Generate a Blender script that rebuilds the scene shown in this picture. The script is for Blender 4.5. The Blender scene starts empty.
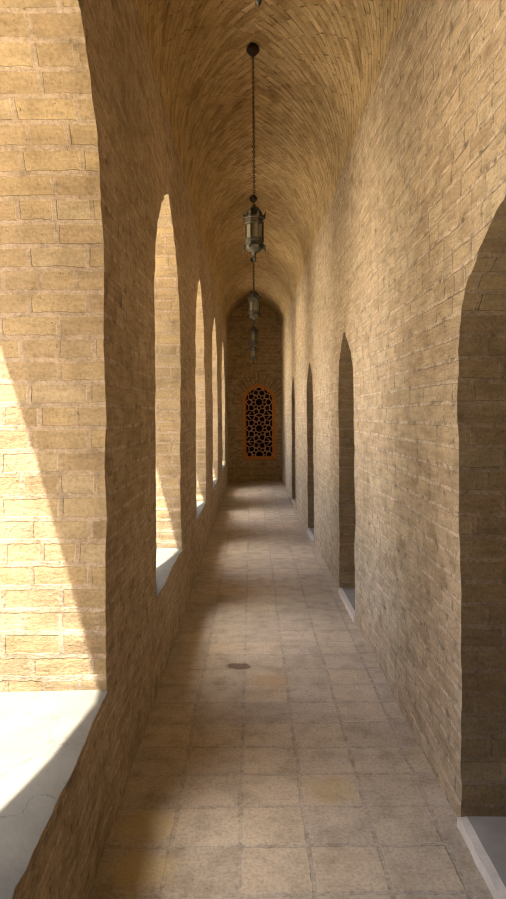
import bpy, math, random
from mathutils import Vector, noise, geometry

random.seed(7)
scene = bpy.context.scene
COL = scene.collection
PI = math.pi

# ------------------------------------------------------------------ dimensions (metres)
EYE = 1.5
XL, XR = -0.52, 0.75            # inner faces of the two side walls
Y0, Y1 = -3.0, 14.9             # ends of the corridor
TL, TR = 0.56, 0.55             # wall thickness
SPRING, CROWN, XC = 3.43, 4.05, 0.045
SILL = 0.524
F_PX = 655.0

# ------------------------------------------------------------------ helpers
def tag(o, label=None, cat=None, group=None, kind=None):
    if label: o['label'] = label
    if cat: o['category'] = cat
    if group: o['group'] = group
    if kind: o['kind'] = kind
    return o

class MB:
    """collects vertices / faces / uvs / material slots for ONE mesh object"""
    def __init__(s):
        s.v = []; s.f = []; s.uv = []; s.m = []
    def add(s, verts, faces, uvs=None, mat=0):
        b = len(s.v)
        s.v.extend([tuple(p) for p in verts])
        for f in faces:
            s.f.append([b + i for i in f]); s.m.append(mat)
            s.uv.append([uvs[i] for i in f] if uvs else [(0, 0)] * len(f))
    def quad(s, a, b, c, d, uv=None, mat=0):
        s.add([a, b, c, d], [(0, 1, 2, 3)], uv, mat)
    def box(s, x0, x1, y0, y1, z0, z1, mat=0):
        v = [(x, y, z) for z in (z0, z1) for y in (y0, y1) for x in (x0, x1)]
        F = [(0, 2, 3, 1), (4, 5, 7, 6), (0, 1, 5, 4), (2, 6, 7, 3), (0, 4, 6, 2), (1, 3, 7, 5)]
        for f in F:
            p = [v[i] for i in f]
            e1 = Vector(p[1]) - Vector(p[0]); e2 = Vector(p[2]) - Vector(p[1])
            n = e1.cross(e2); ax = max(range(3), key=lambda i: abs(n[i]))
            uv = [((q[1], q[2]) if ax == 0 else (q[0], q[2]) if ax == 1 else (q[0], q[1])) for q in p]
            s.quad(*p, uv=uv, mat=mat)
    def lathe(s, prof, n=16, c=(0, 0), mat=0, rot=0.0):
        """prof: list of (r, z); rings joined"""
        vs = []; fs = []
        for r, z in prof:
            for k in range(n):
                a = rot + 2 * PI * k / n
                vs.append((c[0] + r * math.cos(a), c[1] + r * math.sin(a), z))
        for i in range(len(prof) - 1):
            for k in range(n):
                k2 = (k + 1) % n
                fs.append((i * n + k, i * n + k2, (i + 1) * n + k2, (i + 1) * n + k))
        fs.append(tuple(range(n - 1, -1, -1))); m = (len(prof) - 1) * n
        fs.append(tuple(range(m, m + n)))
        s.add(vs, fs, None, mat)
    def build(s, name, mats, parent=None, smooth=None, merge=False):
        me = bpy.data.meshes.new(name)
        me.from_pydata(s.v, [], s.f)
        ul = me.uv_layers.new(name='UVMap')
        flat = [c for f in s.uv for c in f]
        for i, c in enumerate(flat): ul.data[i].uv = c
        for m in (mats if isinstance(mats, (list, tuple)) else [mats]): me.materials.append(m)
        for i, p in enumerate(me.polygons): p.material_index = s.m[i]
        if merge:
            import bmesh
            bm = bmesh.new(); bm.from_mesh(me)
            bmesh.ops.remove_doubles(bm, verts=bm.verts, dist=1e-4)
            bmesh.ops.recalc_face_normals(bm, faces=bm.faces)
            bm.to_mesh(me); bm.free()
        if smooth is not None:
            for p in me.polygons: p.use_smooth = True
            me.set_sharp_from_angle(angle=smooth)
        o = bpy.data.objects.new(name, me); COL.objects.link(o)
        if parent: o.parent = parent
        return o

def xl(y): return XL + 0.022 * min(1.2, max(0.0, 2.3 - y))     # slight swelling of the near left wall
def xr(y): return 0.764 - 0.0050 * y      # the right wall closes in slightly towards the far end
def nz(x, y, z): return noise.noise(Vector((x, y, z)))

# ------------------------------------------------------------------ materials
def new_mat(name):
    m = bpy.data.materials.new(name); m.use_nodes = True
    nt = m.node_tree; nt.nodes.clear()
    out = nt.nodes.new('ShaderNodeOutputMaterial')
    bs = nt.nodes.new('ShaderNodeBsdfPrincipled')
    nt.links.new(bs.outputs[0], out.inputs[0])
    return m, nt, bs

class NT:
    def __init__(s, nt): s.nt = nt
    def node(s, t, **kw):
        n = s.nt.nodes.new('ShaderNode' + t)
        for k, v in kw.items():
            setattr(n, k, v)
        return n
    def link(s, a, b): s.nt.links.new(a, b)
    def set(s, sock, v):
        if hasattr(v, 'is_linked') or isinstance(v, bpy.types.NodeSocket): s.link(v, sock)
        else: sock.default_value = v
    def math(s, op, a, b=0.0, clamp=False):
        n = s.node('Math', operation=op, use_clamp=clamp); s.set(n.inputs[0], a); s.set(n.inputs[1], b); return n.outputs[0]
    def vmath(s, op, a, b=None, scale=None):
        n = s.node('VectorMath', operation=op); s.set(n.inputs[0], a)
        if b is not None: s.set(n.inputs[1], b)
        if scale is not None: s.set(n.inputs[3], scale)
        return n.outputs[0]
    def noise(s, vec, scale, detail=3, rough=0.55):
        n = s.node('TexNoise'); s.link(vec, n.inputs['Vector'])
        n.inputs['Scale'].default_value = scale; n.inputs['Detail'].default_value = detail
        n.inputs['Roughness'].default_value = rough
        return n
    def mix(s, fac, a, b, blend='MIX'):
        n = s.node('Mix', data_type='RGBA', blend_type=blend)
        s.set(n.inputs[0], fac); s.set(n.inputs[6], a); s.set(n.inputs[7], b); return n.outputs[2]
    def ramp(s, fac, stops):
        n = s.node('ValToRGB'); s.link(fac, n.inputs[0])
        el = n.color_ramp.elements
        while len(el) < len(stops): el.new(0.5)
        for e, (p, c) in zip(el, stops):
            e.position = p; e.color = c
        return n.outputs[0]
    def rng(s, v, a, b, c, d):
        n = s.node('MapRange'); s.link(v, n.inputs[0])
        for i, x in enumerate((a, b, c, d)): n.inputs[i + 1].default_value = x
        return n.outputs[0]

def c4(r, g, b): return (r, g, b, 1.0)

def brick_mat(name, tones, mortar, bw=0.21, rh=0.081, ms=0.0095, offset=0.5, squash=0.62, sqf=3,
              warp=0.010, bump=0.55, depth=0.012, mort_mix=0.85, grime=0.22, extra=None, smooth=0.35, mort_rough=0.0, vj=0.7, crumble=0.8, streak=0.14):
    """hand-laid brick in metres on the UV map: per-brick tone, ragged pale joints, pitted relief"""
    m, nt, bs = new_mat(name); g = NT(nt)
    uv = g.node('UVMap', uv_map='UVMap').outputs[0]
    n1 = g.noise(uv, 2.3, 2); n2 = g.noise(uv, 19.0, 3, 0.6)
    d1 = g.vmath('SCALE', g.vmath('SUBTRACT', n1.outputs['Color'], (0.5, 0.5, 0.5)), scale=warp * 1.8)
    d2 = g.vmath('SCALE', g.vmath('SUBTRACT', n2.outputs['Color'], (0.5, 0.5, 0.5)), scale=warp * 1.5)
    p = g.vmath('ADD', g.vmath('ADD', uv, d1), d2)
    br = g.node('TexBrick', offset=offset, squash=squash, squash_frequency=sqf)
    g.link(p, br.inputs['Vector'])
    br.inputs['Color1'].default_value = c4(0, 0, 0); br.inputs['Color2'].default_value = c4(1, 1, 1)
    br.inputs['Mortar'].default_value = c4(0.5, 0.5, 0.5)
    br.inputs['Scale'].default_value = 1.0; br.inputs['Mortar Size'].default_value = ms
    br.inputs['Mortar Smooth'].default_value = smooth; br.inputs['Bias'].default_value = 0.0
    br.inputs['Brick Width'].default_value = bw; br.inputs['Row Height'].default_value = rh
    t = br.outputs['Color']
    rows = g.node('TexBrick', offset=0.0, squash=1.0, squash_frequency=1)
    g.link(p, rows.inputs['Vector'])
    rows.inputs['Scale'].default_value = 1.0; rows.inputs['Mortar Size'].default_value = ms
    rows.inputs['Mortar Smooth'].default_value = smooth
    rows.inputs['Brick Width'].default_value = 500.0; rows.inputs['Row Height'].default_value = rh
    nb = g.noise(uv, 9.0, 5, 0.62); nf = g.noise(uv, 75.0, 5, 0.7); ng = g.noise(uv, 0.9, 3, 0.5); nv = g.noise(uv, 4.3, 2, 0.5)
    st = g.noise(g.vmath('MULTIPLY', uv, (6.0, 34.0, 1.0)), 1.0, 4, 0.65)      # streaks drawn along the courses
    vert = g.math('MULTIPLY', br.outputs['Fac'], g.rng(nv.outputs[0], 0.35, 0.65, vj * 0.35, vj))
    horiz = g.math('MULTIPLY', rows.outputs['Fac'], g.rng(nb.outputs[0], 0.32, 0.62, 0.45, 1.0))
    fac = g.math('MAXIMUM', vert, horiz)
    k = len(tones)
    col = g.ramp(t, [(i / (k - 1), c4(*c)) for i, c in enumerate(tones)])
    col = g.mix(1.0, col, g.ramp(nb.outputs[0], [(0.28, c4(0.74, 0.72, 0.68)), (0.52, c4(1, 1, 1)), (0.75, c4(1.12, 1.11, 1.08))]), 'MULTIPLY')
    mcol = g.mix(nf.outputs[0], c4(*[x * 0.72 for x in mortar]), c4(*[min(1, x * 1.22) for x in mortar]))
    col = g.mix(g.math('MULTIPLY', fac, mort_mix), col, mcol)
    # crumbling dark line where brick and joint part, and fine speckle
    edge = g.math('MULTIPLY', g.math('MULTIPLY', fac, g.math('SUBTRACT', 1.0, fac)), 4.0)
    edge = g.math('MULTIPLY', edge, g.rng(n2.outputs[0], 0.45, 0.65, 0.0, crumble))
    col = g.mix(edge, col, c4(*[x * 0.42 for x in tones[0]]))
    col = g.mix(1.0, col, g.ramp(st.outputs[0], [(0.30, c4(1 - streak, 1 - streak, 1 - streak * 1.1)), (0.50, c4(1, 1, 1)), (0.70, c4(1 + streak * 0.5, 1 + streak * 0.5, 1 + streak * 0.5))]), 'MULTIPLY')
    col = g.mix(1.0, col, g.ramp(nf.outputs[0], [(0.32, c4(0.74, 0.72, 0.69)), (0.5, c4(1, 1, 1)), (0.68, c4(1.15, 1.14, 1.12))]), 'MULTIPLY')
    col = g.mix(1.0, col, g.ramp(ng.outputs[0], [(0.3, c4(1 - grime, 1 - grime, 1 - grime * 1.1)), (0.65, c4(1, 1, 1))]), 'MULTIPLY')
    pit = g.rng(g.noise(uv, 34.0, 3, 0.7).outputs[0], 0.66, 0.73, 0.0, 0.6)
    col = g.mix(pit, col, c4(*[x * 0.45 for x in tones[0]]))
    if extra: col = extra(g, col)
    g.link(col, bs.inputs['Base Color'])
    bs.inputs['Roughness'].default_value = 0.95
    bs.inputs['Specular IOR Level'].default_value = 0.12
    # relief: bricks stand proud with their own height, joints lumpy, pits cut in
    h = g.math('MULTIPLY', g.math('SUBTRACT', 1.0, fac), g.math('ADD', 0.45, g.math('MULTIPLY', t, 0.5)))
    h = g.math('ADD', h, g.math('MULTIPLY', nb.outputs[0], 0.7))
    h = g.math('ADD', h, g.math('MULTIPLY', nf.outputs[0], 0.45))
    h = g.math('ADD', h, g.math('MULTIPLY', st.outputs[0], streak * 2.0))
    h = g.math('ADD', h, g.math('MULTIPLY', fac, g.math('MULTIPLY', n2.outputs[0], mort_rough)))
    h = g.math('SUBTRACT', h, g.math('MULTIPLY', g.math('ADD', pit, edge), 0.6))
    b = g.node('Bump'); b.inputs['Strength'].default_value = bump; b.inputs['Distance'].default_value = depth
    g.link(h, b.inputs['Height']); g.link(b.outputs[0], bs.inputs['Normal'])
    return m

TONES = [(0.47, 0.358, 0.226), (0.544, 0.419, 0.27), (0.528, 0.408, 0.266), (0.57, 0.443, 0.281), (0.592, 0.481, 0.32)]
RTONES = [(0.271, 0.197, 0.114), (0.312, 0.231, 0.131), (0.298, 0.222, 0.129), (0.334, 0.248, 0.136), (0.334, 0.262, 0.162)]   # wall brick darkened for the reveals, shade put into colour against over-bright jambs
MORT = (0.72, 0.595, 0.440)
M_WALL = brick_mat('wall_brick', TONES, MORT, bump=1.0, depth=0.023, mort_rough=1.0, vj=0.5, streak=0.27)
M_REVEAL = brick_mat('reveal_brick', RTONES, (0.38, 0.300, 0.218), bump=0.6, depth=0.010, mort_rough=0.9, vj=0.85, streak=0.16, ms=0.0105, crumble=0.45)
VT = [(0.441, 0.299, 0.137), (0.567, 0.41, 0.205), (0.598, 0.441, 0.226), (0.63, 0.467, 0.242), (0.662, 0.504, 0.278)]
M_VAULT = brick_mat('vault_brick', VT, (0.56, 0.415, 0.230), bw=0.23, rh=0.058, ms=0.006, bump=1.0, depth=0.024, mort_mix=0.6, squash=0.7, sqf=2,
                    vj=0.4, crumble=1.0, streak=0.32)
M_END = brick_mat('end_brick', [(0.46, 0.33, 0.18), (0.56, 0.41, 0.225), (0.62, 0.47, 0.27)], (0.82, 0.69, 0.48), bw=0.22, rh=0.082,
                  ms=0.010, bump=1.0, depth=0.02, warp=0.006, vj=0.35, crumble=1.0)
M_FAN = brick_mat('fan_brick', [(0.38, 0.27, 0.14), (0.46, 0.33, 0.18), (0.52, 0.38, 0.21)], (0.85, 0.74, 0.55), bw=0.27, rh=0.074,
                  ms=0.010, warp=0.003, bump=0.8, depth=0.015, offset=0.0, squash=1.0, sqf=1)

def floor_extra(g, col):
    geo = g.node('NewGeometry').outputs['Position']
    nn = g.noise(geo, 16.0, 4, 0.6)
    def blob(cx, cy, sx, sy, colr, amt, soft=(0.75, 1.1)):
        d = g.vmath('SUBTRACT', geo, (cx, cy, 0)); d = g.vmath('MULTIPLY', d, (1 / sx, 1 / sy, 0))
        ln = g.node('VectorMath', operation='LENGTH'); g.link(d, ln.inputs[0])
        r = g.math('ADD', ln.outputs['Value'], g.math('MULTIPLY', g.math('SUBTRACT', nn.outputs[0], 0.5), 1.6))
        return g.mix(g.rng(r, soft[0], soft[1], amt, 0.0), col, colr)
    col = blob(-0.085, 3.92, 0.075, 0.055, c4(0.10, 0.055, 0.035), 0.75)
    col = blob(-0.40, 2.40, 0.11, 0.09, c4(0.56, 0.44, 0.20), 0.45, (0.6, 1.3))
    col = blob(-0.37, 2.17, 0.10, 0.085, c4(0.56, 0.44, 0.20), 0.5, (0.6, 1.3))
    col = blob(0.30, 2.62, 0.10, 0.09, c4(0.46, 0.36, 0.17), 0.5, (0.6, 1.3))
    col = blob(0.10, 3.70, 0.11, 0.10, c4(0.44, 0.30, 0.15), 0.5, (0.6, 1.3))
    return col
FT = [(0.455, 0.390, 0.305), (0.49, 0.418, 0.325), (0.505, 0.435, 0.340), (0.54, 0.455, 0.335), (0.52, 0.450, 0.355)]
M_FLOOR = brick_mat('floor_tile', FT, (0.455, 0.400, 0.325), bw=0.24, rh=0.228, ms=0.011, offset=0.0, squash=1.0, sqf=1,
                    warp=0.011, bump=0.5, depth=0.010, mort_mix=0.7, grime=0.20, extra=floor_extra, smooth=0.6, mort_rough=0.8, vj=1.0, streak=0.05, crumble=0.5)

def plain(name, a, b, scale=8, rough=0.9, metal=0.0, bump=0.3, dist=0.005, spec=0.2, coord='Object', bscale=None):
    m, nt, bs = new_mat(name); g = NT(nt)
    tc = g.node('TexCoord').outputs[coord]
    n = g.noise(tc, scale, 5, 0.6)
    g.link(g.mix(g.rng(n.outputs[0], 0.3, 0.7, 0, 1), c4(*a), c4(*b)), bs.inputs['Base Color'])
    bs.inputs['Roughness'].default_value = rough; bs.inputs['Metallic'].default_value = metal
    bs.inputs['Specular IOR Level'].default_value = spec
    if bump:
        bn = g.noise(tc, bscale or scale * 5, 4, 0.65)
        bp = g.node('Bump'); bp.inputs['Strength'].default_value = bump; bp.inputs['Distance'].default_value = dist
        g.link(bn.outputs[0], bp.inputs['Height']); g.link(bp.outputs[0], bs.inputs['Normal'])
    return m

def sill_material():
    m, nt, bs = new_mat('sill_plaster'); g = NT(nt)
    tc = g.node('TexCoord').outputs['Object']
    n = g.noise(tc, 5.0, 5, 0.6); n2 = g.noise(tc, 40.0, 4, 0.6)
    col = g.mix(g.rng(n.outputs[0], 0.3, 0.7, 0, 1), c4(0.094, 0.087, 0.069), c4(0.122, 0.113, 0.090))
    # a few wandering hairline cracks
    v = g.node('TexVoronoi', feature='DISTANCE_TO_EDGE'); v.inputs['Scale'].default_value = 1.7
    wp = g.vmath('ADD', tc, g.vmath('SCALE', g.vmath('SUBTRACT', n.outputs['Color'], (0.5, 0.5, 0.5)), scale=0.30))
    g.link(wp, v.inputs['Vector'])
    crack = g.rng(v.outputs['Distance'], 0.001, 0.007, 0.40, 0.0)
    col = g.mix(crack, col, c4(0.035, 0.030, 0.024))
    g.link(col, bs.inputs['Base Color']); bs.inputs['Roughness'].default_value = 0.95
    bs.inputs['Specular IOR Level'].default_value = 0.03
    h = g.math('SUBTRACT', g.math('ADD', n2.outputs[0], n.outputs[0]), crack)
    bp = g.node('Bump'); bp.inputs['Strength'].default_value = 0.4; bp.inputs['Distance'].default_value = 0.006
    g.link(h, bp.inputs['Height']); g.link(bp.outputs[0], bs.inputs['Normal'])
    return m
M_SILL = sill_material()
M_SHADE = plain('shade_dark_plaster', (0.020, 0.012, 0.009), (0.03, 0.02, 0.015), 3, 0.95, bump=0)  # near-black colour stands in for missing light behind the lattice
M_WHITE = plain('threshold_plaster', (0.56, 0.50, 0.42), (0.66, 0.60, 0.51), 14, 0.95, bump=0.6, dist=0.008)
M_CEMENT = plain('threshold_cement', (0.24, 0.22, 0.19), (0.31, 0.29, 0.25), 8, 0.95, bump=0.4)
M_GROUND = plain('courtyard_paving', (0.62, 0.54, 0.42), (0.70, 0.62, 0.49), 3, 0.95, bump=0.3)
M_ROOF = plain('roof_mud', (0.40, 0.30, 0.19), (0.48, 0.37, 0.24), 4, 0.95)
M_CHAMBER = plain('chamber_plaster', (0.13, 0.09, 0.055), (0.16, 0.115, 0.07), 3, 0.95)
M_BRONZE = plain('bronze', (0.040, 0.034, 0.022), (0.110, 0.098, 0.068), 30, 0.62, 0.6, bump=0.5, dist=0.002, spec=0.4, bscale=130)
M_IRON = plain('dark_iron', (0.035, 0.022, 0.016), (0.07, 0.045, 0.03), 40, 0.6, 0.6, bump=0.2, dist=0.001)
M_WOOD = plain('varnished_wood', (0.54, 0.205, 0.045), (0.68, 0.285, 0.070), 18, 0.45, bump=0.15, dist=0.002, spec=0.4)
M_LATT = plain('lattice_wood', (0.66, 0.410, 0.240), (0.76, 0.500, 0.310), 22, 0.5, bump=0.1, dist=0.002, spec=0.4)

def glass_material():
    m, nt, bs = new_mat('milky_glass'); g = NT(nt)
    tc = g.node('TexCoord').outputs['Object']; n = g.noise(tc, 25, 3)
    g.link(g.mix(n.outputs[0], c4(0.20, 0.175, 0.095), c4(0.31, 0.275, 0.165)), bs.inputs['Base Color'])
    bs.inputs['Roughness'].default_value = 0.25; bs.inputs['Transmission Weight'].default_value = 0.35
    bs.inputs['IOR'].default_value = 1.45
    return m
M_GLASS = glass_material()

# ------------------------------------------------------------------ arch openings
ARCH_L = [(0.0, 0.50), (0.02, 0.72), (0.06, 0.87), (0.11, 0.98), (0.20, 1.10), (0.32, 1.24), (0.48, 1.345), (0.64, 1.415)]
ARCH_R = [(0.0, 0.20), (0.03, 0.35), (0.10, 0.445), (0.185, 0.515), (0.26, 0.565), (0.35, 0.615), (0.425, 0.650)]

def resample(pts, step):
    out = [pts[0]]
    for a, b in zip(pts, pts[1:]):
        L = math.dist(a, b); n = max(1, round(L / step))
        for i in range(1, n + 1):
            out.append((a[0] + (b[0] - a[0]) * i / n, a[1] + (b[1] - a[1]) * i / n))
    return out

def opening_loop(y0, y1, zb, prof, seed, step=0.027, amp=1.0, course=0.081):
    """counter-clockwise (y,z) outline of an arched hole with hand-laid, course by course uneven edges"""
    half = prof[-1][0]; w = (y1 - y0) / 2
    right = [(y1, zb)] + [(y1 - t * w / half, EYE + h) for t, h in prof]
    left = [(y0 + t * w / half, EYE + h) for t, h in reversed(prof)][1:] + [(y0, zb)]
    R = resample(right, step); Lf = resample(left, step)
    pts = R + Lf
    yc = (y0 + y1) / 2; zc = EYE
    out = []; s = 0.0; prev = pts[0]
    for i, p in enumerate(pts):
        s += math.dist(p, prev); prev = p
        k = math.floor(p[1] / course); side = 1 if p[0] > yc else -1
        rr = random.Random(hash((seed, k, side)) & 0xffffff)
        off = (rr.random() - 0.5) * 0.011 * amp
        if (p[1] / course) % 1 < 0.28: off += 0.007 * amp
        off += nz(p[0] * 9 + seed, p[1] * 9, seed) * 0.006 * amp
        if i in (0, len(pts) - 1):
            off = 0
        # push along the local normal (away from the hole)
        a = pts[max(0, i - 1)]; b = pts[min(len(pts) - 1, i + 1)]
        t = Vector((b[0] - a[0], b[1] - a[1])); t.normalize() if t.length > 0 else None
        n = Vector((t.y, -t.x))
        out.append((p[0] + n.x * off, p[1] + n.y * off, s))
    return out

def tri_field(y0, y1, z0, z1, loops, step):
    """triangulate a rectangle in (y,z) around the hole loops"""
    vs = []; es = []
    def poly(p):
        b = len(vs); vs.extend([Vector((q[0], q[1])) for q in p]); n = len(p)
        for i in range(n): es.append((b + i, b + (i + 1) % n))
    poly(resample([(y0, z0), (y1, z0), (y1, z1), (y0, z1), (y0, z0)], step * 1.5)[:-1])
    for l in loops: poly([(q[0], q[1]) for q in l])
    ny = int((y1 - y0) / step); nzz = int((z1 - z0) / step)
    boxes = [(min(q[0] for q in l), max(q[0] for q in l), min(q[1] for q in l), max(q[1] for q in l)) for l in loops]
    def inside(pt, l):
        c = False; j = len(l) - 1
        for i in range(len(l)):
            if (l[i][1] > pt[1]) != (l[j][1] > pt[1]) and pt[0] < (l[j][0] - l[i][0]) * (pt[1] - l[i][1]) / (l[j][1] - l[i][1]) + l[i][0]:
                c = not c
            j = i
        return c
    def in_hole(pt):
        for l, b in zip(loops, boxes):
            if b[0] <= pt[0] <= b[1] and b[2] <= pt[1] <= b[3] and inside(pt, l): return True
        return False
    for i in range(1, ny):
        for j in range(1, nzz):
            p = (y0 + (y1 - y0) * i / ny + (j % 2) * step * 0.4, z0 + (z1 - z0) * j / nzz)
            if p[0] < y1 - step * 0.3 and not in_hole(p): vs.append(Vector(p))
    r = geometry.delaunay_2d_cdt(vs, es, [], 0, 1e-5)
    V, F = r[0], r[2]
    keep = []
    for f in F:
        c = [sum(V[i][k] for i in f) / len(f) for k in (0, 1)]
        if not in_hole(c): keep.append(f)
    return V, keep

def wall_bulge(y, z):
    return nz(y * 0.9, z * 0.9, 3.1) * 0.010 + nz(y * 3.3, z * 4.0, 8.7) * 0.006 + nz(y * 9, z * 13, 1.7) * 0.0035

def pierced_wall(name, xin_f, xout, z_top, ztop_out, openings, zb, prof, step, seed0, extra_mats=()):
    mb = MB(); sgn = 1 if xout > xin_f(0) else -1
    clean = [opening_loop(a, b, zb, prof, seed0 + i, amp=0.08) for i, (a, b) in enumerate(openings)]
    loops = [opening_loop(a, b, zb, prof, seed0 + i) for i, (a, b) in enumerate(openings)]
    V, F = tri_field(Y0, Y1 + 0.02, -0.06, z_top, loops, step)
    pts = []
    for v in V:
        pts.append((xin_f(v[0]) + sgn * wall_bulge(v[0], v[1]), v[0], v[1]))
    if sgn < 0: pass
    mb.add(pts, [tuple(f) if sgn < 0 else tuple(reversed(f)) for f in F], [(v[0] + seed0 * 0.13, v[1]) for v in V])
    # outer face, coarse
    loops2 = [[(q[0], q[1]) for q in l] for l in clean]
    V2, F2 = tri_field(Y0 - 0.6, Y1 + 0.6, -0.3, ztop_out, loops2, 0.5)
    mb.add([(xout, v[0], v[1]) for v in V2], [tuple(f) if sgn > 0 else tuple(reversed(f)) for f in F2], [(v[0], v[1]) for v in V2])
    # reveals
    K = 10
    for l, lc in zip(loops, clean):
        n = len(l); vs = []; uv = []
        for k in range(K + 1):
            u = k / K; wj = max(0.0, 1 - 3 * u)
            for (ya, za, s), (yb_, zb_, s_) in zip(l, lc):
                y = ya * wj + yb_ * (1 - wj); z = za * wj + zb_ * (1 - wj); xin = xin_f(y)
                x = xin + (xout - xin) * u
                if k == 0: x = xin + sgn * wall_bulge(y, z)
                d = (nz(x * 4, y * 3, z * 4) * 0.004 + nz(x * 9, y, z * 14) * 0.0012) * math.sin(PI * min(1, u * 1.0)) ** 0.5 if 0 < k < K else 0
                yc = (l[0][0] + l[-1][0]) / 2
                vs.append((x, y + d * (1 if y > yc else -1), z)); uv.append((abs(x - xin) + seed0 * 0.37 + l[0][0] * 0.71 + (0.1 if y > yc else 0), zb + s if y > yc else zb + l[-1][2] - s))
        fs = []
        for k in range(K):
            for i in range(n - 1):
                q = (k * n + i, k * n + i + 1, (k + 1) * n + i + 1, (k + 1) * n + i)
                fs.append(q if sgn > 0 else tuple(reversed(q)))
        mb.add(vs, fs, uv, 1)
        a, b = l[0], l[-1]; xin = xin_f(a[0])   # bottom of the hole
        q = [(xin, b[0], zb), (xin, a[0], zb), (xout, a[0], zb), (xout, b[0], zb)]
        mb.quad(*q, uv=[(p[1], p[0]) for p in q])
    return mb, loops

LEFT_OPEN = [(-1.64, -0.36), (1.03, 2.33), (3.54, 4.83), (6.18, 7.45), (8.85, 10.14), (11.78, 13.08)]
RIGHT_OPEN = [(-1.68, -0.83), (1.46, 2.375), (4.72, 5.52), (7.66, 8.44), (10.62, 11.40)]

mb, lloops = pierced_wall('wall_left', xl, XL - TL, SPRING, 4.7, LEFT_OPEN, SILL - 0.045, ARCH_L, 0.07, 11)
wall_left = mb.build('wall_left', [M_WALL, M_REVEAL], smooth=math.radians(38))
tag(wall_left, 'shaded tan brick arcade wall pierced by tall sunlit pointed arches', 'wall', kind='structure')

mb, rloops = pierced_wall('wall_right', xr, XR + TR, SPRING, 4.35, RIGHT_OPEN, 0.0, ARCH_R, 0.07, 41)
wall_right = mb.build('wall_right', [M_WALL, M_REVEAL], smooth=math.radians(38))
tag(wall_right, 'rough tan brick wall with dark low arched doorways, catching the daylight', 'wall', kind='structure')

# plaster sills of the left openings (ragged, chipped inner edge)
def sill_slab(y0, y1, seed):
    mb = MB(); ny = 46; xs = [XL + 0.004, XL - 0.03, XL - 0.1, XL - 0.2, XL - 0.32, XL - 0.45, XL - TL - 0.02]
    vs = []; n = len(xs)
    for j in range(ny + 1):
        y = y0 - 0.012 + (y1 - y0 + 0.024) * j / ny
        for i, x in enumerate(xs):
            e = 0
            if i == 0: e = nz(y * 16, seed, 2.2) * 0.0035 + nz(y * 60, seed, 5.2) * 0.004 + wall_bulge(y, SILL) * -1
            z = SILL + nz(x * 5, y * 4, seed) * 0.004 - (0.006 + abs(nz(y * 22, seed, 0)) * 0.008 if i == 0 else 0)
            vs.append((x + e + (xl(y) - XL) * (1 - i / (n - 1)), y, z))
    fs = [(j * n + i, (j + 1) * n + i, (j + 1) * n + i + 1, j * n + i + 1)[::-1] for j in range(ny) for i in range(n - 1)]
    b = len(vs)
    for j in range(ny + 1):
        p = vs[j * n]; vs.append((p[0] - 0.002, p[1], SILL - 0.06))
    for j in range(ny):
        fs.append((j * n, (j + 1) * n, b + j + 1, b + j))
    c = len(vs)
    for j in range(ny + 1):
        p = vs[j * n + n - 1]; vs.append((p[0], p[1], SILL - 0.08))
    for j in range(ny):
        fs.append((j * n + n - 1, c + j, c + j + 1, (j + 1) * n + n - 1))
    nt_ = ny * (n - 1); uv = [(v[1], v[2] if k >= b else v[0]) for k, v in enumerate(vs)]
    mb.add(vs, fs[:nt_] + fs[nt_ + ny:], uv, 0)
    mb.add(vs, fs[nt_:nt_ + ny], [(v[1] + 1.43, v[2]) for v in vs], 1)
    return mb
for i, (a, b) in enumerate(LEFT_OPEN):
    o = sill_slab(a, b, i * 3.7 + 1).build('window_sill', [M_SILL, M_WALL], wall_left, smooth=math.radians(45))
    o['label'] = 'pale grey plaster sill'

# door thresholds of the right openings: grey cement top, whitewashed front edge
def threshold(y0, y1, seed):
    mb = MB(); n = 30; rows = []
    for j in range(n + 1):
        y = y0 - 0.004 + (y1 - y0 + 0.008) * j / n
        XR = xr(y); e = nz(y * 14, seed, 1) * 0.006
        rows.append([(XR - 0.016 + e, y, -0.01), (XR - 0.012 + e, y, 0.036 + nz(y * 20, seed, 4) * 0.004), (XR + 0.018, y, 0.040 + nz(y * 12, seed, 3) * 0.003),
                     (XR + 0.2, y, 0.036), (0.75 + TR + 0.05, y, 0.036)])
    for j in range(n):
        for i in range(4):
            q = [rows[j][i], rows[j + 1][i], rows[j + 1][i + 1], rows[j][i + 1]][::-1]
            mb.add(q, [(0, 1, 2, 3)], None, 0 if i < 2 else 1)
    for r in (rows[0], rows[-1]):
        q = [r[0], r[1], r[2], (r[2][0], r[2][1], -0.01)]
        mb.add(q, [(0, 1, 2, 3)], None, 0)
    return mb
for i, (a, b) in enumerate(RIGHT_OPEN):
    o = threshold(a, b, i * 5.1 + 2).build('door_threshold', [M_WHITE, M_CEMENT], wall_right, merge=True, smooth=math.radians(50))
    o['label'] = 'low cement threshold with whitewashed edge'

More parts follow.
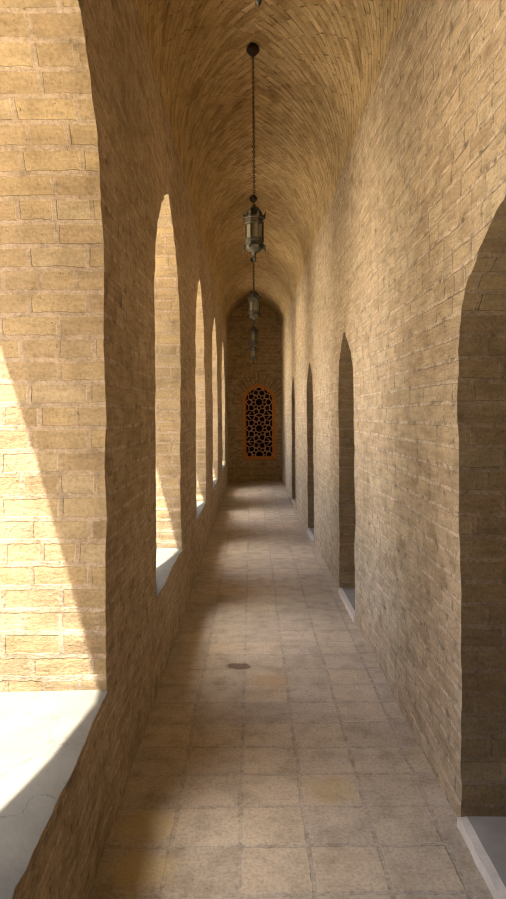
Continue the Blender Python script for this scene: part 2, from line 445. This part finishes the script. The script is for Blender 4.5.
# ------------------------------------------------------------------ barrel vault
def vault():
    mb = MB(); NS = 34; ny = int((Y1 - Y0) / 0.07)
    prof = []
    for k in range(-NS, NS + 1):
        th = k / NS * (PI / 2)
        a = (XR - XC) if k > 0 else (XC - XL)
        prof.append((XC + (a + 0.004) * math.sin(th), SPRING + (CROWN - SPRING) * math.cos(th)))
    prof = [(prof[0][0], SPRING - 0.05)] + prof + [(prof[-1][0], SPRING - 0.05)]
    mid = NS + 1
    s = [0.0] * len(prof)
    for i in range(mid + 1, len(prof)): s[i] = s[i - 1] + math.dist(prof[i], prof[i - 1])
    for i in range(mid - 1, -1, -1): s[i] = s[i + 1] + math.dist(prof[i], prof[i + 1])
    grid = []
    for j in range(ny + 1):
        y = Y0 + (Y1 + 0.02 - Y0) * j / ny; row = []
        for i, (x, z) in enumerate(prof):
            if i >= mid: x = XC + (x - XC) * (xr(y) + 0.004 - XC) / (XR + 0.004 - XC)
            c = Vector((x - XC, 0, (z - SPRING + 0.15))); c.normalize()
            d = nz(x * 1.6, y * 0.9, z * 1.6) * 0.016 + nz(x * 6, y * 5, z * 6 + 9) * 0.007
            d *= min(1, (min(i, len(prof) - 1 - i)) / 6)
            row.append((x + c.x * d, y, z + c.z * d))
        grid.append(row)
    SL = 1.15; nrm = math.hypot(1, SL)
    def uvf(i, y, right):
        ss = s[i]
        u = (ss + SL * y) / nrm; v = (y - SL * ss) / nrm
        return (u, v) if right else (u + 40.37, v + 0.03)
    for j in range(ny):
        for i in range(len(prof) - 1):
            q = [grid[j][i], grid[j][i + 1], grid[j + 1][i + 1], grid[j + 1][i]]
            ya, yb = grid[j][0][1], grid[j + 1][0][1]; rt = i >= mid
            mb.add(q, [(3, 2, 1, 0)], [uvf(i, ya, rt), uvf(i + 1, ya, rt), uvf(i + 1, yb, rt), uvf(i, yb, rt)])
    return mb
ceil = vault().build('ceiling', [M_VAULT], merge=True, smooth=math.radians(60))
# make sure normals look down into the corridor is irrelevant for diffuse shading; keep as is
tag(ceil, 'long brick barrel vault with slanting herringbone courses meeting at the crown', 'ceiling', kind='structure')

# flat mud roof over the vault
mb = MB(); mb.box(XL - TL + 0.01, 4.2, Y0 - 0.6, Y1 + 0.6, 4.25, 4.45)
roof = mb.build('roof', [M_ROOF]); tag(roof, 'flat mud plastered roof above the vaulted corridor', 'roof', kind='structure')

# ------------------------------------------------------------------ floor
mb = MB(); nx, ny = 22, int((Y1 + 0.1 - Y0) / 0.07); x0, x1 = XL - 0.06, XR + 0.06; vs = []
for j in range(ny + 1):
    y = Y0 + (Y1 + 0.1 - Y0) * j / ny
    for i in range(nx + 1):
        x = x0 + (x1 - x0) * i / nx
        vs.append((x, y, nz(x * 2.2, y * 2.2, 0) * 0.005 + nz(x * 7, y * 7, 4) * 0.003))
n = nx + 1
mb.add(vs, [(j * n + i, j * n + i + 1, (j + 1) * n + i + 1, (j + 1) * n + i) for j in range(ny) for i in range(nx)],
       [(v[0] + 0.05 + 2.4, v[1] - 2.277 + 0.228 * 40) for v in vs])
floor = mb.build('floor', [M_FLOOR], smooth=math.radians(60))
tag(floor, 'worn dusty square brick tile floor running the length of the corridor', 'floor', kind='structure')

# ------------------------------------------------------------------ end wall with its lattice window
WX, WH, WB = 0.186, 0.378, 0.48
WARCH = [(0.0, 1.86), (0.012, 1.94), (0.045, 2.01), (0.10, 2.075), (0.18, 2.135), (0.27, 2.185), (0.378, 2.235)]
def win_loop(inset=0.0, step=0.03, close=False):
    """(x,z) outline up the right side, over the point, down the left"""
    R = [(WX + WH - t, z) for t, z in WARCH]; L = [(2 * WX - x, z) for x, z in reversed(R)][1:]
    pts = resample([(WX + WH, WB)] + R, step) + resample([R[-1]] + L + [(WX - WH, WB)], step)[1:]
    if inset:
        out = []
        for i, p in enumerate(pts):
            a = pts[max(0, i - 1)]; b = pts[min(len(pts) - 1, i + 1)]
            t = Vector((b[0] - a[0], b[1] - a[1])); t.normalize(); nn = Vector((-t.y, t.x))
            out.append([p[0] + nn.x * inset, p[1] + nn.y * inset])
        out[0][1] += inset; out[-1][1] += inset
        pts = [tuple(p) for p in out]
    return pts
mb = MB()
loop = win_loop()
V, F = tri_field(XL - 0.35, XR + 0.35, -0.06, 4.3, [loop], 0.07)
mb.add([(v[0], Y1 + nz(v[0] * 3, v[1] * 5, 6) * 0.006, v[1]) for v in V], F, [(v[0], v[1]) for v in V])
n = len(loop); D = 0.30
vs = [(x, Y1 + 0.003, z) for x, z in loop] + [(x, Y1 + D, z) for x, z in loop]
mb.add(vs, [(i, i + 1, n + i + 1, n + i) for i in range(n - 1)] + [(n - 1, 0, n, 2 * n - 1)], [(v[1], v[2]) for v in vs])
# the chamber behind the window, its darkness painted into the plaster
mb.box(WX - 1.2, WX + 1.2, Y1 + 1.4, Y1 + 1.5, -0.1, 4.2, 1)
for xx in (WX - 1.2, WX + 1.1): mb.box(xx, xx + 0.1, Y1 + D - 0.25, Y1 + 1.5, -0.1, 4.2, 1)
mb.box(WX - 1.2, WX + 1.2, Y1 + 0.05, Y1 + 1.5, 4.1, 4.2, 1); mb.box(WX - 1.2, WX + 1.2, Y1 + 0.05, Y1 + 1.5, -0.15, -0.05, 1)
wall_back = mb.build('wall_back', [M_END, M_SHADE])
tag(wall_back, 'dim brick end wall closing the vaulted corridor', 'wall', kind='structure')

# fan of radiating bricks around the window head
mb = MB(); K = [p for p in win_loop(step=0.02) if p[1] > 1.88]
ext = []; s = 0; prev = K[0]
for i, p in enumerate(K):
    s += math.dist(p, prev); prev = p
    d = Vector((p[0] - WX, p[1] - 1.72)); d.normalize()
    ext.append((p, (p[0] + d.x * 0.25, p[1] + d.y * 0.25), s))
for a, b in zip(ext, ext[1:]):
    q = [(a[0][0], Y1 - 0.010, a[0][1]), (a[1][0], Y1 - 0.010, a[1][1]), (b[1][0], Y1 - 0.010, b[1][1]), (b[0][0], Y1 - 0.010, b[0][1])]
    mb.add(q, [(0, 1, 2, 3)], [(0.005, a[2]), (0.265, a[2]), (0.265, b[2]), (0.005, b[2])])
    q = [(a[1][0], Y1 - 0.010, a[1][1]), (b[1][0], Y1 - 0.010, b[1][1]), (b[1][0], Y1 + 0.02, b[1][1]), (a[1][0], Y1 + 0.02, a[1][1])]
    mb.add(q, [(3, 2, 1, 0)], [(0.265, a[2]), (0.265, b[2]), (0.285, b[2]), (0.285, a[2])])
o = mb.build('brick_arch', [M_FAN], wall_back); o['label'] = 'fan of pale jointed bricks over the window'

# carved wooden lattice window
lat = bpy.data.objects.new('lattice_screen', None); COL.objects.link(lat); lat.location = (WX, Y1 + 0.02, WB)
tag(lat, 'arched orange-brown wooden lattice window with star tracery in the brick end wall', 'window screen')
def local(p, y): return (p[0] - WX, y, p[1] - WB)
mb = MB(); A = win_loop(0.004); B = win_loop(0.082); B2 = win_loop(0.070)
n = len(A); ya, yb = -0.012, 0.055
rings = [[local(p, yb) for p in A], [local(p, ya) for p in A], [local(p, ya) for p in B2], [local(p, ya + 0.014) for p in B], [local(p, yb) for p in B]]
vs = [p for r in rings for p in r]; R = len(rings); fs = []
for r in range(R):
    r2 = (r + 1) % R
    for i in range(n):
        i2 = (i + 1) % n
        fs.append((r * n + i, r * n + i2, r2 * n + i2, r2 * n + i)[::-1])
mb.add(vs, fs)
o = mb.build('frame', [M_WOOD], lat, merge=True, smooth=math.radians(35))
o['label'] = 'smooth orange-brown wooden frame'

def tracery():
    segs = []
    step = 0.598; z0 = 1.79
    cs = [z0 + 0.0, z0 - step, z0 - 2 * step]
    P = lambda c, r, a: (WX + r * math.cos(math.radians(a)), c + r * math.sin(math.radians(a)))
    for c in cs:
        for k in range(10):
            a = 90 + 36 * k
            segs += [(P(c, 0.090, a - 18), P(c, 0.090, a + 18)),           # decagon eye
                     (P(c, 0.090, a - 18), P(c, 0.150, a - 18)),           # spokes
                     (P(c, 0.150, a - 18), P(c, 0.185, a)), (P(c, 0.185, a), P(c, 0.150, a + 18)),   # ten petalled star
                     (P(c, 0.185, a), P(c, 0.245, a)),
                     (P(c, 0.245, a), P(c, 0.300, a + 18)), (P(c, 0.300, a + 18), P(c, 0.245, a + 36)),
                     (P(c, 0.150, a - 18), P(c, 0.245, a)) if k % 2 else (P(c, 0.150, a + 18), P(c, 0.245, a)),
                     (P(c, 0.300, a + 18), P(c, 0.42, a + 18))]
        for s in (-1, 1):
            segs += [((WX + s * 0.08, c + step / 2), (WX + s * 0.30, c + step / 2)),
                     ((WX, c + step / 2 + 0.05), (WX + s * 0.10, c + step / 2)), ((WX, c + step / 2 - 0.05), (WX + s * 0.10, c + step / 2)),
                     ((WX + s * 0.19, c + step / 2 + 0.07), (WX + s * 0.26, c + step / 2)), ((WX + s * 0.19, c + step / 2 - 0.07), (WX + s * 0.26, c + step / 2))]
    edge = win_loop(0.070)
    def ins(p):
        cth = False; j = len(edge) - 1
        for i in range(len(edge)):
            if (edge[i][1] > p[1]) != (edge[j][1] > p[1]) and p[0] < (edge[j][0] - edge[i][0]) * (p[1] - edge[i][1]) / (edge[j][1] - edge[i][1]) + edge[i][0]: cth = not cth
            j = i
        return cth
    mb = MB(); w = 0.0100
    for a, b in segs:
        N = 30; run = []; runs = []
        for k in range(N + 1):
            p = (a[0] + (b[0] - a[0]) * k / N, a[1] + (b[1] - a[1]) * k / N)
            near = False
            if ins(p): run.append(p)
            elif run: runs.append(run); run = []
        if run: runs.append(run)
        for r in runs:
            if len(r) < 2: continue
            p, q = Vector(r[0]), Vector(r[-1]); t = (q - p).normalized(); p = p - t * w * 0.7; q = q + t * w * 0.7
            nn = Vector((-t.y, t.x)) * w
            c = [p - nn, q - nn, q + nn, p + nn]
            v = [local(x, -0.004) for x in c] + [local(x, 0.026) for x in c]
            mb.add(v, [(0, 1, 2, 3), (7, 6, 5, 4), (0, 4, 5, 1), (1, 5, 6, 2), (2, 6, 7, 3), (3, 7, 4, 0)])
    return mb
o = tracery().build('lattice', [M_LATT], lat); o['label'] = 'pierced ten-pointed star tracery'

# ------------------------------------------------------------------ closing wall behind, rooms to the right, courtyard to the left with an added shading wall
mb = MB(); mb.box(XL - TL, XR + TR, Y0 - 0.5, Y0, -0.1, 4.4)
o = mb.build('wall_front', [M_WALL]); tag(o, 'brick wall closing the near end of the corridor', 'wall', kind='structure')
mb = MB(); X2 = XR + TR
mb.box(3.6, 3.8, Y0 - 0.5, Y1 + 0.5, -0.1, 4.3); mb.box(X2, 3.6, Y0 - 0.7, Y0 - 0.5, -0.1, 4.3); mb.box(X2, 3.6, Y1 + 0.5, Y1 + 0.7, -0.1, 4.3)
mb.box(X2 + 0.02, 3.6, Y0 - 0.5, Y1 + 0.5, -0.1, 0.0); mb.box(X2, 3.6, Y0 - 0.5, Y1 + 0.5, 3.2, 3.4)
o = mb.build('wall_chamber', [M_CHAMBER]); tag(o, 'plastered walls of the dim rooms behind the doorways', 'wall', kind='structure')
mb = MB(); mb.box(-40, XL - TL + 0.05, -40, 60, -0.4, -0.2)
o = mb.build('ground', [M_GROUND])
mw = MB(); mw.box(-30, XL - TL - 0.02, -5.0, -4.2, -0.3, 7.5)  # added out-of-view wall that keeps light off jambs and reveals
ow = mw.build('wall_light_blocker', [M_WALL]); tag(ow, 'added unseen brick wall behind the viewer, blocking light from the jambs', 'wall', kind='structure'); tag(o, 'pale sunlit courtyard paving outside the arches', 'ground', kind='structure')

# ------------------------------------------------------------------ hanging lanterns
def make_lantern():
    """origin at the crown of the vault; heights are measured down from the camera-eye references"""
    root = bpy.data.objects.new('hanging_lantern', None); COL.objects.link(root)
    Z = lambda h: h - (CROWN - EYE)       # h = height above eye level
    top = -0.004
    n = 8; rot = PI / 8; R = 0.064
    m = MB(); m.lathe([(0.012, top + 0.012), (0.024, top), (0.040, top - 0.014), (0.046, top - 0.030), (0.044, top - 0.042), (0.030, top - 0.060),
                       (0.014, top - 0.074), (0.006, top - 0.082)], 20)
    m.build('ceiling_rose', [M_IRON], root, smooth=math.radians(50))
    # chain of oval links
    m = MB(); zt, zb = top - 0.078, Z(1.446); nl = 60; pitch = (zt - zb) / nl
    for k in range(nl):
        zc = zt - (k + 0.5) * pitch; a = (k % 2) * PI / 2; S = 10; T = 5; rr = 0.0029
        vs = []; fs = []
        for i in range(S):
            t = 2 * PI * i / S; cx, cz = 0.0072 * math.cos(t), 0.62 * pitch * math.sin(t)
            nx_, nz_ = math.cos(t), math.sin(t)
            for j in range(T):
                q = 2 * PI * j / T; ox = cx + rr * math.cos(q) * nx_; oz = cz + rr * math.cos(q) * nz_; oy = rr * math.sin(q)
                vs.append((ox * math.cos(a) - oy * math.sin(a), ox * math.sin(a) + oy * math.cos(a), zc + oz))
        for i in range(S):
            for j in range(T):
                fs.append((i * T + j, ((i + 1) % S) * T + j, ((i + 1) % S) * T + (j + 1) % T, i * T + (j + 1) % T))
        m.add(vs, fs)
    m.build('chain', [M_IRON], root, smooth=math.radians(80))
    m = MB(); m.lathe([(0.008, Z(1.452)), (0.014, Z(1.440)), (0.030, Z(1.426)), (0.046, Z(1.408)), (0.056, Z(1.390)), (0.060, Z(1.372)), (0.064, Z(1.368)), (0.064, Z(1.360))], n, rot=rot)
    m.build('dome_cap', [M_BRONZE], root, smooth=math.radians(30))
    m = MB(); m.lathe([(0.060, Z(1.364)), (0.071, Z(1.360)), (0.071, Z(1.350)), (0.066, Z(1.346)), (0.066, Z(1.322)), (0.072, Z(1.318)), (0.070, Z(1.306)), (0.058, Z(1.304))], n, rot=rot)
    ub = m.build('upper_band', [M_BRONZE], root, smooth=math.radians(30))
    zt, zb = Z(1.306), Z(1.206)
    m = MB()
    for k in range(n):   # the corner bars of the glazed drum, one cage
        a = rot + 2 * PI * k / n; m.lathe([(0.0062, zb - 0.004), (0.0050, zb + 0.01), (0.0050, zt - 0.01), (0.0062, zt + 0.004)], 6, (R * math.cos(a), R * math.sin(a)))
    m.lathe([(0.058, zb - 0.004), (0.067, zb - 0.004), (0.067, zb + 0.006), (0.058, zb + 0.006)], n, rot=rot)
    cage = m.build('cage', [M_BRONZE], root, smooth=math.radians(40))
    for k in range(n):
        a0 = rot + 2 * PI * k / n; a1 = a0 + 2 * PI / n; r = 0.0605; ri = 0.058; pts = []
        for rad in (r, ri):
            for (a, z) in ((a0, zb), (a1, zb), (a1, zt), (a0, zt)): pts.append((rad * math.cos(a), rad * math.sin(a), z))
        m = MB(); m.add(pts, [(0, 1, 2, 3), (7, 6, 5, 4), (0, 4, 5, 1), (1, 5, 6, 2), (2, 6, 7, 3), (3, 7, 4, 0)])
        m.build('glass_pane', [M_GLASS], cage)
    m = MB(); m.lathe([(0.056, Z(1.208)), (0.070, Z(1.206)), (0.072, Z(1.196)), (0.066, Z(1.192)), (0.066, Z(1.166)), (0.072, Z(1.162)), (0.069, Z(1.154)), (0.060, Z(1.152))], n, rot=rot)
    lb = m.build('lower_band', [M_BRONZE], root, smooth=math.radians(30))
    m = MB(); m.lathe([(0.064, Z(1.156)), (0.061, Z(1.149)), (0.051, Z(1.138)), (0.036, Z(1.127)), (0.019, Z(1.119)), (0.010, Z(1.104))], n, rot=rot)
    m.build('bowl', [M_BRONZE], root, smooth=math.radians(30))
    m = MB(); m.lathe([(0.008, Z(1.106)), (0.009, Z(1.090)), (0.014, Z(1.084)), (0.014, Z(1.076)), (0.007, Z(1.070)), (0.009, Z(1.064)), (0.006, Z(1.056)), (0.002, Z(1.048))], 12)
    m.build('finial', [M_BRONZE], root, smooth=math.radians(60))
    def spike(a, h, up):
        c = Vector((math.cos(a), math.sin(a), 0)); t = Vector((-c.y, c.x, 0)); s = 1 if up else -1
        prof = [(-0.012, 0.0), (0.012, 0.0), (0.008, 0.012), (0.015, 0.020), (0.006, 0.026), (0.0, 0.044), (-0.006, 0.026), (-0.015, 0.020), (-0.008, 0.012)]
        m = MB(); vs = []
        for th in (0.0, 0.004):
            for u, v in prof:
                rad = 0.068 + v * 0.36 + th
                p = c * rad + t * u * 0.8; vs.append((p.x, p.y, Z(h) + s * v * 0.9))
        k = len(prof); fs = [tuple(range(k)), tuple(range(2 * k - 1, k - 1, -1))] + [(i, k + i, k + (i + 1) % k, (i + 1) % k) for i in range(k)]
        m.add(vs, fs)
        # the side bracket seen in profile: a small plate standing out of the band
        vs = []
        for w in (-0.002, 0.002):
            for r_, v in ((0.066, 0.0), (0.080, 0.004), (0.084, 0.014), (0.079, 0.020), (0.085, 0.034), (0.076, 0.024), (0.070, 0.016), (0.066, 0.014)):
                p = c * r_ + t * w; vs.append((p.x, p.y, Z(h) + s * v))
        k = 8; m.add(vs, [tuple(range(k)), tuple(range(2 * k - 1, k - 1, -1))] + [(i, k + i, k + (i + 1) % k, (i + 1) % k) for i in range(k)])
        m.build('crest', [M_BRONZE], ub if up else lb)
    for k in range(n):
        a = rot + 2 * PI * k / n
        spike(a, 1.352, True); spike(a, 1.166, False)
    return root
def copy_tree(o, parent=None):
    c = o.copy(); COL.objects.link(c)
    if parent: c.parent = parent
    for ch in list(o.children): copy_tree(ch, c)
    return c
lantern = make_lantern()
LX = [0.033, 0.028, 0.048, 0.053, 0.056]
LANT = [(4.51, 0.0, 'bronze glass-paned lantern on its whole long chain, largest in view'),
        (1.68, 0.35, 'lantern above the viewer, only the tip of its finial showing at the vault crown'),
        (7.62, 0.12, 'bronze lantern hanging directly beneath the tail of the largest lantern'),
        (10.6, -0.15, 'small bronze lantern showing below the second lantern, in front of the end wall'),
        (13.45, 0.2, 'farthest and lowest-looking bronze lantern, just above the lattice window')]
spots = []
for i, (y, rz, lab) in enumerate(LANT):
    o = lantern if i == 0 else copy_tree(lantern)
    spots.append((o, LX[i], y, rz, lab))
for o, lx, y, rz, lab in spots:
    o.location = (lx, y, CROWN); o.rotation_euler = (0, 0, rz)
    tag(o, lab, 'lantern', 'hanging lanterns along the vault')

# ------------------------------------------------------------------ light: high sun from behind the camera over the courtyard, clear sky
sun = bpy.data.lights.new('sun', 'SUN'); sun.energy = 5.5; sun.angle = math.radians(0.6); sun.color = (1.0, 0.95, 0.87)
so = bpy.data.objects.new('sun', sun); COL.objects.link(so)
so.rotation_euler = Vector((0.225, 0.235, -1.0)).to_track_quat('-Z', 'Y').to_euler(); so.location = (-6, -6, 20)
w = bpy.data.worlds.new('sky'); scene.world = w; w.use_nodes = True
nt = w.node_tree; nt.nodes.clear()
out = nt.nodes.new('ShaderNodeOutputWorld'); bg = nt.nodes.new('ShaderNodeBackground'); sk = nt.nodes.new('ShaderNodeTexSky')
sk.sky_type = 'NISHITA'; sk.sun_disc = False; sk.sun_elevation = math.radians(71); sk.sun_rotation = math.radians(225); sk.dust_density = 3.0; sk.air_density = 0.8
bg.inputs['Strength'].default_value = 0.19
hs = nt.nodes.new('ShaderNodeHueSaturation'); hs.inputs['Saturation'].default_value = 0.8
nt.links.new(sk.outputs[0], hs.inputs['Color']); nt.links.new(hs.outputs[0], bg.inputs[0]); nt.links.new(bg.outputs[0], out.inputs[0])

# ------------------------------------------------------------------ camera
cam = bpy.data.cameras.new('camera'); co = bpy.data.objects.new('camera', cam); COL.objects.link(co)
co.location = (0, 0, EYE); cam.sensor_fit = 'VERTICAL'; cam.sensor_height = 36.0
cam.lens = 36.0 * F_PX / 899.0; cam.clip_start = 0.02
ROLL = 0.0080
co.rotation_euler = (PI / 2, 0, 0)
co.rotation_mode = 'XYZ'
from mathutils import Matrix
co.matrix_world = Matrix.Translation((0, 0, EYE)) @ Matrix.Rotation(PI / 2, 4, 'X') @ Matrix.Rotation(-ROLL, 4, 'Z')
cam.shift_x = (253.0 - 251.0) / 899.0
cam.shift_y = -(449.5 - 415.0) / 899.0
scene.camera = co

scene.cycles.max_bounces = 12; scene.cycles.diffuse_bounces = 8
scene.cycles.filter_width = 1.15
scene.cycles.sample_clamp_indirect = 8.0
scene.view_settings.view_transform = 'Standard'; scene.view_settings.look = 'None'
scene.view_settings.gamma = 1.0; scene.view_settings.use_curve_mapping = False
scene.view_settings.exposure = 2.75
